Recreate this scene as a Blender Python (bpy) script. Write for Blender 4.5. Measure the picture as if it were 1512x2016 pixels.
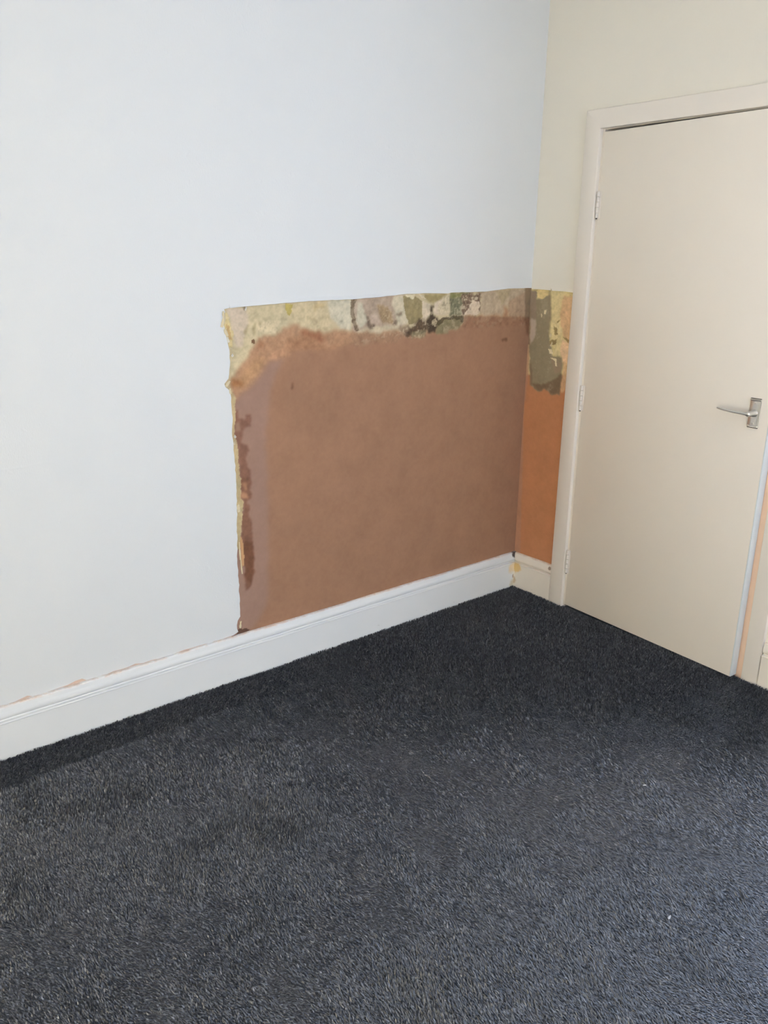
import bpy, bmesh, math, random
import numpy as np
from mathutils import Matrix, Vector
from mathutils.geometry import delaunay_2d_cdt

S = bpy.context.scene
C = S.collection
for o in list(bpy.data.objects): bpy.data.objects.remove(o)

# ------------------------------------------------------------------ camera
cam = bpy.data.cameras.new('camera'); co = bpy.data.objects.new('camera', cam); C.objects.link(co)
cr = (0.7747561648715775, -0.6321088801723292, 0.01382926609653798)
cu = (0.175675056390096, 0.2362279123140906, 0.9556854336056728)
cf = (0.60736410789231, 0.7379937242626187, -0.2940647945490385)
co.matrix_world = Matrix(((cr[0], cu[0], -cf[0], -2.8337), (cr[1], cu[1], -cf[1], -2.4497), (cr[2], cu[2], -cf[2], 1.4981), (0, 0, 0, 1)))
cam.sensor_fit = 'VERTICAL'; cam.sensor_height = 36.0; cam.lens = 1600.65 * 36.0 / 2016.0
cam.clip_start = 0.05; cam.clip_end = 100
S.camera = co

# ------------------------------------------------------------------ daylight, lamp, exposure
S.view_settings.view_transform = 'Standard'; S.view_settings.look = 'None'
S.view_settings.gamma = 1.0; S.view_settings.use_curve_mapping = False
S.view_settings.exposure = 0.12
W = bpy.data.worlds.new('overcast_sky'); S.world = W; W.use_nodes = True
bg = W.node_tree.nodes['Background']
bg.inputs[0].default_value = (0.79, 0.99, 1.38, 1); bg.inputs[1].default_value = 3.7
S.cycles.use_light_tree = False; S.cycles.max_bounces = 8; S.cycles.glossy_bounces = 2; S.cycles.caustics_reflective = False
ROOM_Y, ROOM_X, ROOM_Z = -3.5, -4.4, 2.75
WIN = (-2.1, -0.3, 0.75, 2.25)            # window in the wall behind the camera: x0, x1, z0, z1
WIN2 = (-3.25, -1.80, 0.12, 2.20)         # window in the door wall, to the right of the view: y0, y1, z0, z1
def portal(name, w, h, loc, rot):
    pl = bpy.data.lights.new(name, 'AREA'); pl.shape = 'RECTANGLE'; pl.size = w; pl.size_y = h; pl.cycles.is_portal = True
    po = bpy.data.objects.new(name, pl); C.objects.link(po); po.location = loc; po.rotation_euler = rot
portal('rear_window_portal', WIN[1] - WIN[0], WIN[3] - WIN[2], ((WIN[0] + WIN[1]) / 2, ROOM_Y - 0.02, (WIN[2] + WIN[3]) / 2), (math.radians(90), 0, 0))
portal('side_window_portal', WIN2[1] - WIN2[0], WIN2[3] - WIN2[2], (0.02, (WIN2[0] + WIN2[1]) / 2, (WIN2[2] + WIN2[3]) / 2), (math.radians(90), 0, math.radians(90)))
sl = bpy.data.lights.new('low_sun', 'SUN'); sl.energy = 49.0; sl.color = (1.0, 0.985, 0.86); sl.angle = math.radians(2.0)
so = bpy.data.objects.new('low_sun', sl); C.objects.link(so); so.location = (4, -3, 3)
so.rotation_euler = Vector((-1.0, -0.05, -0.05)).to_track_quat('-Z', 'Y').to_euler()      # rakes through the side window onto the opposite wall

# ------------------------------------------------------------------ helpers
def lin(c):
    a = np.asarray(c, float) / 255.0
    return np.where(a <= 0.04045, a / 12.92, ((a + 0.055) / 1.055) ** 2.4)

def link(name, me, mat=None, parent=None):
    if isinstance(me, bmesh.types.BMesh):
        bm = me; me = bpy.data.meshes.new(name); bm.normal_update(); bm.to_mesh(me); bm.free()
    o = bpy.data.objects.new(name, me); C.objects.link(o)
    if mat is not None and not me.materials: me.materials.append(mat)
    if parent is not None: o.parent = parent
    return o

def tag(o, label=None, cat=None, group=None, kind=None):
    if label: o['label'] = label
    if cat: o['category'] = cat
    if group: o['group'] = group
    if kind: o['kind'] = kind
    return o

def box(bm, x0, x1, y0, y1, z0, z1, bevel=0.0, seg=2):
    t = bmesh.new()
    bmesh.ops.create_cube(t, size=1)
    for v in t.verts:
        v.co = Vector(((x0 + x1) / 2 + v.co.x * (x1 - x0), (y0 + y1) / 2 + v.co.y * (y1 - y0), (z0 + z1) / 2 + v.co.z * (z1 - z0)))
    if bevel > 0: bmesh.ops.bevel(t, geom=t.edges[:], offset=bevel, segments=seg, profile=0.5, affect='EDGES')
    m = bpy.data.meshes.new('t'); t.to_mesh(m); t.free(); bm.from_mesh(m); bpy.data.meshes.remove(m)
    return bm

def one_box(name, mat, parent, *a, **k):
    return link(name, box(bmesh.new(), *a, **k), mat, parent)

def prism(pts, mapf, d0, d1):
    """extrude a flat outline (u,v) between depths d0 (front) and d1 (back); mapf(u,v,d) -> xyz"""
    bm = bmesh.new()
    f = [bm.verts.new(mapf(u, v, d0)) for u, v in pts]; b = [bm.verts.new(mapf(u, v, d1)) for u, v in pts]
    bm.faces.new(f); bm.faces.new(list(reversed(b)))
    n = len(pts)
    for i in range(n): bm.faces.new((f[i], b[i], b[(i + 1) % n], f[(i + 1) % n]))
    bmesh.ops.recalc_face_normals(bm, faces=bm.faces[:])
    return bm

def sheet(pts, mapf, t):
    """thin sheet with a concave outline: constrained Delaunay front and back, closed along the rim"""
    n = len(pts)
    vs, es, fs, _, _, _ = delaunay_2d_cdt([Vector(q) for q in pts], [], [list(range(n))], 1, 1e-6)
    bm = bmesh.new()
    F = [bm.verts.new(mapf(v.x, v.y, t)) for v in vs]
    for f in fs: bm.faces.new([F[i] for i in f])
    r = bmesh.ops.extrude_face_region(bm, geom=bm.faces[:])
    off = Vector(mapf(0, 0, 0)) - Vector(mapf(0, 0, t))
    for g in r['geom']:
        if isinstance(g, bmesh.types.BMVert): g.co += off
    bmesh.ops.recalc_face_normals(bm, faces=bm.faces[:])
    return bm

def sweep(profile, path, mapf):
    """profile: list (out, z) ; path: list of stations s ; mapf(s,out,z)"""
    bm = bmesh.new(); rows = []
    for s in path: rows.append([bm.verts.new(mapf(s, a, b)) for a, b in profile])
    for i in range(len(rows) - 1):
        for j in range(len(profile) - 1): bm.faces.new((rows[i][j], rows[i][j + 1], rows[i + 1][j + 1], rows[i + 1][j]))
    bm.faces.new(rows[0]); bm.faces.new(list(reversed(rows[-1])))
    bmesh.ops.recalc_face_normals(bm, faces=bm.faces[:])
    return bm

def tube(bm, pts, radii, n=14, flat=1.0):
    rows = []
    for i, p in enumerate(pts):
        p = Vector(p); a = Vector(pts[max(i - 1, 0)]); b = Vector(pts[min(i + 1, len(pts) - 1)])
        t = (b - a).normalized(); up = Vector((0, 0, 1)) if abs(t.z) < 0.9 else Vector((1, 0, 0))
        s = t.cross(up).normalized(); u = s.cross(t)
        rows.append([bm.verts.new(p + s * math.cos(2 * math.pi * k / n) * radii[i] + u * math.sin(2 * math.pi * k / n) * radii[i] * flat) for k in range(n)])
    for i in range(len(rows) - 1):
        for k in range(n): bm.faces.new((rows[i][k], rows[i][(k + 1) % n], rows[i + 1][(k + 1) % n], rows[i + 1][k]))
    bm.faces.new(rows[0]); bm.faces.new(list(reversed(rows[-1])))
    bmesh.ops.recalc_face_normals(bm, faces=bm.faces[:])
    return bm

def smooth(o, angle=40):
    for p in o.data.polygons: p.use_smooth = True
    o.data.set_sharp_from_angle(angle=math.radians(angle))
    return o

# ------------------------------------------------------------------ materials
class N:
    def __init__(self, name, rough=0.6, spec=0.3):
        m = bpy.data.materials.new(name); m.use_nodes = True; self.m = m; self.t = m.node_tree
        self.b = self.t.nodes['Principled BSDF']
        self.b.inputs['Roughness'].default_value = rough; self.b.inputs['Specular IOR Level'].default_value = spec
    def n(self, typ, **kw):
        x = self.t.nodes.new(typ)
        for k, v in kw.items(): setattr(x, k, v)
        return x
    def l(self, a, b): self.t.links.new(a, b)
    def pos(self): return self.n('ShaderNodeNewGeometry').outputs['Position']
    def scaled(self, sc):
        mp = self.n('ShaderNodeMapping'); mp.inputs['Scale'].default_value = sc; self.l(self.pos(), mp.inputs[0]); return mp.outputs[0]
    def noise(self, scale, detail=3, rough=0.55, vec=None):
        x = self.n('ShaderNodeTexNoise'); x.inputs['Scale'].default_value = scale; x.inputs['Detail'].default_value = detail; x.inputs['Roughness'].default_value = rough
        self.l(vec if vec is not None else self.pos(), x.inputs['Vector']); return x.outputs['Fac']
    def ramp(self, fac, stops):
        x = self.n('ShaderNodeValToRGB'); e = x.color_ramp.elements
        while len(e) < len(stops): e.new(0.5)
        for i, (p, c) in enumerate(stops):
            e[i].position = p; e[i].color = (c, c, c, 1) if isinstance(c, (int, float)) else (*c, 1)
        self.l(fac, x.inputs[0]); return x.outputs[0]
    def mix(self, fac, a, b, mode='MIX'):
        x = self.n('ShaderNodeMix', data_type='RGBA', blend_type=mode)
        for sock, v in ((0, fac), (6, a), (7, b)):
            if isinstance(v, bpy.types.NodeSocket): self.l(v, x.inputs[sock])
            elif sock == 0: x.inputs[0].default_value = v
            else: x.inputs[sock].default_value = (*v, 1)
        return x.outputs[2]
    def math(self, op, a, b=0.0, clamp=False):
        x = self.n('ShaderNodeMath', operation=op, use_clamp=clamp)
        for i, v in enumerate((a, b)):
            if isinstance(v, bpy.types.NodeSocket): self.l(v, x.inputs[i])
            else: x.inputs[i].default_value = v
        return x.outputs[0]
    def color(self, c):
        if isinstance(c, bpy.types.NodeSocket): self.l(c, self.b.inputs['Base Color'])
        else: self.b.inputs['Base Color'].default_value = (*c, 1)
    def bump(self, h, strength=0.3, dist=0.001):
        x = self.n('ShaderNodeBump'); x.inputs['Strength'].default_value = strength; x.inputs['Distance'].default_value = dist
        self.l(h, x.inputs['Height']); self.l(x.outputs[0], self.b.inputs['Normal'])

def mat_plain(name, col, rough=0.6, spec=0.3, var=0.04, scale=6.0):
    k = N(name, rough, spec); c = Vector(col)
    k.color(k.mix(k.noise(scale, 4), tuple(c * (1 - var)), tuple(c * (1 + var)))); return k.m

def mat_paper(name, col, axis):
    """painted lining paper: fine vertical laid texture, small lumps"""
    k = N(name, 0.62, 0.25); c = Vector(col)
    k.color(k.mix(k.noise(1.7, 3), tuple(c * 0.985), tuple(c * 1.01)))
    sc = (1, 1, 0.25)
    fine = k.noise(420, 2, 0.6, k.scaled(sc)); lumps = k.ramp(k.noise(38, 2), [(0.62, 0), (0.78, 1)])
    h = k.math('ADD', k.math('MULTIPLY', fine, 0.5), k.math('MULTIPLY', lumps, 0.55))
    if axis == 'x':                                   # a long shallow crease and a butt joint in the paper
        sep = k.n('ShaderNodeSeparateXYZ'); k.l(k.pos(), sep.inputs[0])
        w = k.math('MULTIPLY', k.math('SUBTRACT', k.noise(3.5, 2), 0.5), 0.09)
        d = k.math('ABSOLUTE', k.math('ADD', k.math('SUBTRACT', sep.outputs[2], 0.91), w))
        line = k.math('SUBTRACT', 1.0, k.math('MULTIPLY', d, 160.0), True)
        m1 = k.math('MULTIPLY', k.math('SUBTRACT', -1.6, sep.outputs[0]), 6.0, True)
        h = k.math('ADD', h, k.math('MULTIPLY', k.math('MULTIPLY', line, m1), 0.45))
    k.bump(h, 0.55, 0.0012); return k.m

def mat_gloss(name, col, stain_hole=None, plaster_top=None):
    """painted joinery; optional painted stains and a dark hole near given points and plaster smears on the upper moulding"""
    k = N(name, 0.42, 0.35); c = Vector(col)
    out = k.mix(k.noise(4.0, 4), tuple(c * 0.965), tuple(c * 1.02))
    sep = k.n('ShaderNodeSeparateXYZ'); k.l(k.pos(), sep.inputs[0])
    if plaster_top is not None:
        z = k.math('MULTIPLY', k.math('SUBTRACT', sep.outputs[2], plaster_top), 160.0, True)
        f = k.math('MULTIPLY', z, k.ramp(k.noise(26, 5, 0.7, k.scaled((1, 1, 3))), [(0.42, 0), (0.62, 0.9)]))
        out = k.mix(f, out, tuple(lin((214, 190, 172))))
        s = k.ramp(k.noise(30, 4, 0.7, k.scaled((1.0, 1.0, 5.0))), [(0.69, 0), (0.74, 0.8)])     # scuffs low on the face
        lo = k.math('MULTIPLY', k.math('SUBTRACT', 0.06, sep.outputs[2]), 40.0, True)
        out = k.mix(k.math('MULTIPLY', s, lo), out, tuple(lin((128, 124, 112))))
    if stain_hole is not None:
        for (p, r, colr, amt) in stain_hole:
            dv = k.n('ShaderNodeVectorMath', operation='DISTANCE'); k.l(k.pos(), dv.inputs[0]); dv.inputs[1].default_value = p
            dn = k.math('ADD', dv.outputs['Value'], k.math('MULTIPLY', k.math('SUBTRACT', k.noise(45, 4), 0.5), r * 1.1))
            f = k.math('MULTIPLY', k.math('SUBTRACT', 1.0, k.math('MULTIPLY', dn, 1.0 / r)), 3.0 * amt, True)
            out = k.mix(k.math('MULTIPLY', f, amt), out, tuple(lin(colr)))
    k.color(out)
    k.bump(k.noise(55, 3), 0.12, 0.001); return k.m

def mat_vcol(name, bump_scale=180):
    k = N(name, 0.82, 0.15)
    at = k.n('ShaderNodeAttribute', attribute_name='tint')
    g = k.mix(k.noise(9, 5, 0.6), (0.955, 0.955, 0.955), (1.045, 1.045, 1.045))
    g2 = k.mix(k.noise(240, 2), (0.985, 0.985, 0.985), (1.015, 1.015, 1.015))
    k.color(k.mix(1.0, k.mix(1.0, at.outputs['Color'], g, 'MULTIPLY'), g2, 'MULTIPLY'))
    k.bump(k.math('ADD', k.noise(bump_scale, 4, 0.6), k.math('MULTIPLY', k.noise(14, 3), 2.0)), 0.14, 0.0010); return k.m

M = {}
WHITE = (0.80, 0.80, 0.80)
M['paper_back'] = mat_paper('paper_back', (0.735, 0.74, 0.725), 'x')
M['paper_right'] = mat_paper('paper_right', (0.86, 0.807, 0.705), 'y')  # warm tint puts the door wall's warm light into the paper colour
M['plaster_base'] = mat_plain('plaster_base', lin((206, 180, 164)), 0.85, 0.1, 0.08, 12)
M['bare'] = mat_vcol('bare_plaster')
M['ceiling'] = mat_plain('ceiling_paint', (0.82, 0.81, 0.79), 0.8, 0.2)
M['warm_wall'] = mat_plain('warm_wall_paint', (0.82, 0.76, 0.66), 0.8, 0.2)
M['rear_wall'] = mat_plain('rear_wall_paint', (0.78, 0.72, 0.64), 0.8, 0.2)
M['skirt_back'] = mat_gloss('skirting_paint', (0.80, 0.80, 0.78), plaster_top=0.170,
    stain_hole=[((-0.030, -0.02, 0.105), 0.036, (222, 198, 156), 0.8), ((-0.022, -0.02, 0.02), 0.030, (196, 180, 140), 0.7), ((-0.0215, -0.0215, 0.06), 0.012, (120, 92, 62), 0.8), ((-0.015, -0.015, 0.168), 0.022, (52, 36, 28), 0.95)])  # darkest blot paints a dark hole at the corner, not a stain
M['skirt_right'] = mat_gloss('skirting_paint_right', (0.87, 0.80, 0.70), plaster_top=0.170,  # same white gloss as the back board, with warm light painted in
    stain_hole=[((-0.022, -0.040, 0.108), 0.030, (222, 186, 112), 0.85), ((-0.02, -0.022, 0.04), 0.022, (170, 140, 96), 0.7), ((-0.02, -0.232, 0.162), 0.011, (104, 74, 52), 0.8)])
M['joinery'] = mat_gloss('door_frame_paint', (0.87, 0.80, 0.715))  # frame colour has the warm light of this side mixed in
M['door'] = mat_gloss('door_paint', (0.88, 0.805, 0.705))  # door face colour also carries that warm light
M['door_edge'] = mat_plain('door_edge_cool_light', (0.74, 0.78, 0.78), 0.4, 0.35)  # same door paint, cool window light put into the edge colour
M['peach'] = mat_plain('jamb_hall_light_tint', lin((246, 214, 190)), 0.6, 0.2, 0.06, 20)  # peach colour paints warm hall light onto the latch jamb
M['hinge'] = mat_plain('painted_hinge', (0.78, 0.72, 0.65), 0.5, 0.3, 0.12, 90)
k = N('satin_aluminium', 0.28, 0.5); k.b.inputs['Metallic'].default_value = 1.0
k.color(k.mix(k.noise(60, 3), (0.70, 0.68, 0.63), (0.80, 0.78, 0.73))); M['alu'] = k.m
M['dark'] = mat_plain('near_black', (0.03, 0.028, 0.025), 0.7, 0.2)
M['flake'] = mat_plain('torn_paper', lin((206, 192, 160)), 0.8, 0.15, 0.08, 80)
M['flake_white'] = mat_plain('torn_paper_white', lin((216, 210, 194)), 0.8, 0.15, 0.05, 80)
M['lint'] = mat_plain('lint', (0.42, 0.42, 0.42), 0.9, 0.1)
M['window'] = mat_plain('window_frame_paint', (0.82, 0.82, 0.8), 0.4, 0.3)

# carpet
def mat_carpet(name, blades):
    k = N(name, 0.44, 0.75)
    if blades: r = k.n('ShaderNodeNewGeometry').outputs['Random Per Island']
    else: r = k.noise(500, 2)
    base = k.ramp(r, [(0.0, (0.014, 0.0145, 0.016)), (0.55, (0.053, 0.055, 0.061)), (0.95, (0.120, 0.126, 0.140)), (1.0, (0.23, 0.235, 0.25))])
    k.color(base if blades else k.mix(1.0, base, (0.55, 0.55, 0.56), 'MULTIPLY'))  # backing darkened in place of the shade between tufts
    if not blades: k.bump(k.noise(380, 3), 0.8, 0.004)
    k.b.inputs['Sheen Weight'].default_value = 0.25; k.b.inputs['Sheen Roughness'].default_value = 0.45
    k.b.inputs['Sheen Tint'].default_value = (0.84, 0.90, 1.0, 1)
    return k.m
M['carpet'] = mat_carpet('carpet_pile', True); M['carpet_base'] = mat_carpet('carpet_backing', False)

# ------------------------------------------------------------------ traced outlines, metres on each wall
# zone: photo colour, edge softness mm, edge raggedness mm, relief mm, speckle, opacity, outline
ZONES_BACK = [
 ((186, 174, 148),3,4,0.2,0,1,[(-1.493,1.3476),(-1.2633,1.3584),(-1.267,1.2076),(-1.5001,1.1147)]),
 ((190, 176, 162),4,3,0.3,0,1,[(-1.4931,1.345),(-1.4258,1.3461),(-1.4197,1.2994),(-1.4331,1.2687),(-1.4411,1.2219),(-1.4655,1.2144),(-1.4793,1.2619),(-1.4832,1.3049),(-1.4957,1.3307)]),
 ((198, 184, 158),3,4,0.4,0.3,1,[(-1.3912,1.2985),(-1.3076,1.3028),(-1.2952,1.2882),(-1.3195,1.257),(-1.3801,1.263)]),
 ((200, 184, 142),2,3,1,0.4,1,[(-1.5089,1.3395),(-1.4959,1.3274),(-1.4845,1.2776),(-1.477,1.2704),(-1.4782,1.2429),(-1.4873,1.2191),(-1.4951,1.2195),(-1.5061,1.2784),(-1.5204,1.3027),(-1.5138,1.3194)]),
 ((180, 152, 108),2,3,0.8,0,1,[(-1.5031,1.2988),(-1.4919,1.2881),(-1.4855,1.257),(-1.4802,1.243),(-1.4899,1.2469),(-1.5022,1.2783)]),
 ((150, 138, 108),3,3,0.1,0,0.7,[(-1.424,1.2926),(-1.4139,1.2905),(-1.4292,1.265),(-1.4365,1.234),(-1.4404,1.2376),(-1.4351,1.2688)]),
 ((150, 138, 108),3,3,0.1,0,0.8,[(-1.4016,1.2936),(-1.3913,1.295),(-1.3951,1.2496),(-1.4008,1.2604)]),
 ((148, 134, 106),3,3,0.1,0,0.8,[(-1.3805,1.3086),(-1.3688,1.2907),(-1.3773,1.2858)]),
 ((192, 178, 150),3,4,0.3,0.1,1,[(-1.2732,1.3592),(-1.0921,1.3633),(-1.0878,1.3051),(-1.069,1.2608),(-1.14,1.2579),(-1.2084,1.2829),(-1.2528,1.299)]),
 ((172, 158, 98),2,2,0.1,0,1,[(-1.2722,1.3556),(-1.2393,1.354),(-1.2525,1.3118),(-1.2634,1.3157),(-1.2715,1.3394)]),
 ((186, 166, 130),4,4,0.2,0,0.7,[(-1.1526,1.3533),(-1.1039,1.356),(-1.1064,1.3356),(-1.1297,1.338),(-1.153,1.3237)]),
 ((170, 156, 130),4,4,0.2,0,0.8,[(-1.1898,1.3118),(-1.1533,1.307),(-1.135,1.2878),(-1.1443,1.2844),(-1.1718,1.2983)]),
 ((190, 184, 168),4,2,0.5,0,1,[(-1.0921,1.3642),(-0.99,1.3663),(-0.9898,1.2559),(-1.0328,1.2594),(-1.0831,1.3031)]),
 ((168, 160, 144),4,4,0.4,0.6,0.7,[(-1.0327,1.3035),(-1.0206,1.2878),(-1.04,1.277)]),
 ((166, 149, 136),3,3,0.6,0.15,1,[(-0.9861,1.3696),(-0.7381,1.3819),(-0.7302,1.3418),(-0.7213,1.2707),(-0.7552,1.2567),(-0.9514,1.2444),(-0.9842,1.2457)]),
 ((186, 180, 165),4,4,0.9,0,1,[(-0.9551,1.3535),(-0.9332,1.3459),(-0.9267,1.3216),(-0.9104,1.2821),(-0.9389,1.2635),(-0.9672,1.2839),(-0.9612,1.3152)]),
 ((190, 181, 163),3,3,0.9,0,1,[(-0.7849,1.3739),(-0.7414,1.3795),(-0.7261,1.3165),(-0.7111,1.2729),(-0.7689,1.2622),(-0.7767,1.3078),(-0.7942,1.3431)]),
 ((178, 160, 148),4,4,0.7,0,1,[(-0.9107,1.3065),(-0.8722,1.3104),(-0.849,1.28),(-0.8684,1.2658),(-0.8945,1.2865)]),
 ((150, 128, 100),6,5,0.4,0.3,0.85,[(-0.8663,1.3445),(-0.8171,1.3337),(-0.7935,1.3132),(-0.7927,1.2732),(-0.8457,1.2775),(-0.856,1.3075)]),
 ((182, 170, 150),3,4,0.8,0.1,1,[(-0.9577,1.2568),(-0.8553,1.2654),(-0.7553,1.263),(-0.7447,1.2487),(-0.8418,1.2374),(-0.9576,1.241)]),
 ((112, 97, 82),2,2,0,0.25,1,[(-0.9876,1.3672),(-0.9583,1.3667),(-0.9706,1.3466),(-0.9736,1.3179),(-0.9672,1.2839),(-0.9483,1.2516),(-0.9671,1.2523),(-0.9853,1.2845),(-0.9906,1.3232)]),
 ((98, 84, 74),3,5,0,0.5,0.85,[(-0.9298,1.3216),(-0.9171,1.3092),(-0.8945,1.284),(-0.8749,1.2685),(-0.8909,1.2518),(-0.9118,1.2575),(-0.9104,1.2821)]),
 ((105, 92, 80),3,5,0,0.5,0.8,[(-0.7929,1.2857),(-0.7626,1.2822),(-0.7689,1.2648),(-0.7925,1.2681)]),
 ((120, 106, 92),3,4,0.1,0.4,0.8,[(-0.7767,1.3078),(-0.7397,1.3169),(-0.7361,1.3092),(-0.763,1.2974)]),
 ((140, 128, 98),2,2,0.5,0.1,1,[(-0.7413,1.3757),(-0.676,1.3686),(-0.6405,1.3528),(-0.6382,1.2912),(-0.6693,1.2741),(-0.7074,1.2652),(-0.7259,1.3115)]),
 ((205, 196, 172),2,3,1,0,1,[(-0.7313,1.3794),(-0.6763,1.3786),(-0.6896,1.3599),(-0.7173,1.3667)]),
 ((152, 139, 104),3,3,0.4,0.1,1,[(-0.6274,1.3806),(-0.5073,1.3791),(-0.5068,1.3687),(-0.5326,1.3535),(-0.5831,1.344),(-0.6302,1.3628)]),
 ((206, 194, 172),2,3,1,0,1,[(-0.6695,1.3811),(-0.6444,1.3656),(-0.6195,1.3601),(-0.652,1.3809)]),
 ((198, 184, 166),2,3,1,0.15,1,[(-0.6404,1.3515),(-0.592,1.3416),(-0.6027,1.2953),(-0.6235,1.2778),(-0.6365,1.2937)]),
 ((196, 182, 168),3,4,1,0.3,1,[(-0.5793,1.3388),(-0.5473,1.3537),(-0.5065,1.3635),(-0.4932,1.3054),(-0.5374,1.2987),(-0.5704,1.3022)]),
 ((190, 178, 156),3,4,1,0.45,1,[(-0.5291,1.3632),(-0.493,1.3809),(-0.4851,1.2993),(-0.5372,1.3007),(-0.5601,1.3222)]),
 ((120, 118, 98),3,3,0.4,0.35,1,[(-0.4913,1.3822),(-0.3718,1.3862),(-0.3705,1.3661),(-0.42,1.3562),(-0.4124,1.292),(-0.4865,1.2914)]),
 ((128, 128, 86),3,3,0.4,0,0.8,[(-0.4893,1.3809),(-0.4101,1.3826),(-0.4208,1.3695),(-0.4659,1.3623),(-0.4884,1.3626)]),
 ((122, 104, 90),4,5,0.3,0.75,1,[(-0.4249,1.3749),(-0.289,1.3866),(-0.3188,1.3573),(-0.307,1.3027),(-0.3458,1.2874),(-0.3778,1.2964),(-0.4201,1.2922)]),
 ((196, 180, 164),2,4,0.9,0.5,1,[(-0.3616,1.3499),(-0.326,1.3466),(-0.3147,1.2974),(-0.3459,1.2901),(-0.4089,1.2973),(-0.3867,1.3155)]),
 ((172, 156, 138),5,3,0.8,0,1,[(-0.3087,1.3841),(-0.1752,1.3937),(-0.039,1.3967),(-0.0176,1.2679),(-0.1398,1.2744),(-0.1441,1.3238),(-0.1694,1.3243),(-0.1702,1.2838),(-0.2897,1.2844),(-0.3143,1.292)]),
 ((152, 140, 110),5,4,0.6,0,0.5,[(-0.2244,1.3887),(-0.1332,1.3933),(-0.1475,1.3629),(-0.1862,1.3247),(-0.2059,1.3638)]),
 ((160, 134, 114),6,4,0.8,0,0.7,[(-0.146,1.3462),(-0.0419,1.3812),(-0.0268,1.2711),(-0.1358,1.2771)]),
 ((163, 128, 104),10,7,0.9,0.05,1,[(-1.4839,1.0417),(-1.494,1.1147),(-1.4607,1.1421),(-1.425,1.184),(-1.4066,1.2148),(-1.3851,1.2456),(-1.3514,1.2492),(-1.3089,1.2565),(-1.2686,1.2813),(-1.2197,1.2872),(-1.2086,1.2755),(-1.1729,1.2627),(-1.1358,1.2559),(-1.0687,1.255),(-0.9959,1.2503),(-0.9856,1.2462),(-0.9116,1.2376),(-0.8429,1.2404),(-0.7749,1.2433),(-0.6223,1.2412),(-0.5565,1.2427),(-0.4836,1.2459),(-0.4118,1.2535),(-0.4122,1.2892),(-0.2898,1.2857),(-0.1702,1.2855),(-0.1703,1.3244),(-0.1464,1.3239),(-0.1407,1.2761),(-0.0401,1.2701),(0.0249,1.2734),(0.1474,0.0754),(-1.5704,0.1104),(-1.5105,0.8473)]),
 ((146, 116, 96),8,6,1,0.2,1,[(-0.9856,1.2462),(-0.7747,1.2376),(-0.6223,1.2412),(-0.6208,1.2015),(-0.809,1.1718),(-0.9854,1.1814)]),
 ((141, 108, 89),3,2,1,0.1,1,[(-0.414,1.2903),(0.0249,1.2734),(0.0308,1.2158),(-0.4106,1.233)]),
 ((140, 98, 76),8,8,0.7,0,0.9,[(-1.1922,1.2722),(-1.1314,1.2522),(-1.0937,1.2272),(-1.1051,1.2133),(-1.1669,1.2305),(-1.214,1.2538)]),
 ((150, 112, 88),16,9,0.9,0,0.8,[(-1.2567,1.2347),(-1.1925,1.2547),(-1.1051,1.206),(-0.9664,1.1804),(-1.2369,1.1774),(-1.2786,1.1973)]),
 ((178, 138, 112),14,8,1.1,0,0.8,[(-1.3406,1.1938),(-1.2467,1.2132),(-1.2795,1.1658),(-1.3314,1.162)]),
 ((172, 136, 104),14,8,1.1,0,0.7,[(-1.4422,1.1468),(-1.3612,1.1846),(-1.3835,1.1254),(-1.4451,1.0781),(-1.4805,1.0725)]),
 ((150, 110, 86),6,6,0.8,0,0.9,[(-1.3853,1.2406),(-1.3497,1.2269),(-1.3906,1.2034)]),
 ((112, 86, 66),2,2,0,0,1,[(-1.41,1.2362),(-1.4036,1.2412),(-1.3955,1.2373),(-1.3959,1.2267),(-1.4062,1.2281)]),
 ((150, 108, 76),9,6,0.6,0,1,[(-1.4961,1.1144),(-1.4803,1.1096),(-1.4483,1.1),(-1.4532,1.0788),(-1.4735,1.0805),(-1.4933,1.0893)]),
 ((148, 114, 95),9,4,2.2,0,1,[(-1.4964,1.0221),(-1.4623,1.058),(-1.4159,1.0827),(-1.3777,1.1181),(-1.3417,1.1609),(-1.2793,1.1717),(-1.233,1.1913),(-1.1652,1.193),(-1.069,1.1914),(-0.9958,1.2015),(-0.9354,1.1975),(-0.8805,1.2065),(-0.8078,1.2007),(-0.7739,1.2013),(-0.7383,1.2206),(-0.7094,1.2164),(-0.6507,1.2069),(-0.6162,1.2252),(-0.556,1.2306),(-0.4831,1.2358),(-0.4093,1.2411),(-0.3105,1.2395),(-0.1635,1.2426),(-0.1117,1.2408),(0.028,1.2424),(0.1474,0.0754),(-1.5704,0.1104)]),
 ((147, 120, 111),16,4,2.2,0,0.85,[(-1.4964,1.0221),(-1.4623,1.058),(-1.4159,1.0827),(-1.3777,1.1181),(-1.3417,1.1609),(-1.2793,1.1717),(-1.3118,1.1291),(-1.3449,1.0609),(-1.3647,0.9008),(-1.3646,0.7145),(-1.3692,0.4425),(-1.3795,0.2619),(-1.4391,0.1912),(-1.5704,0.1104)]),
 ((124, 90, 77),3,3,1.6,0,0.9,[(-1.4849,1.006),(-1.4742,1.0049),(-1.4676,0.9781),(-1.4442,0.9721),(-1.4396,0.9892),(-1.4217,0.9891),(-1.4205,0.943),(-1.4454,0.9449),(-1.4539,0.9309),(-1.4615,0.8927),(-1.4382,0.8755),(-1.4329,0.8586),(-1.4457,0.8404),(-1.4432,0.8038),(-1.4277,0.7851),(-1.431,0.7255),(-1.4743,0.7325),(-1.4742,0.8264),(-1.4778,0.8806),(-1.491,0.9352),(-1.4909,0.9806)]),
 ((142, 114, 99),3,3,2,0,1,[(-1.4818,0.9666),(-1.4643,0.9638),(-1.4647,0.9321),(-1.4852,0.9345)]),
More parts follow.
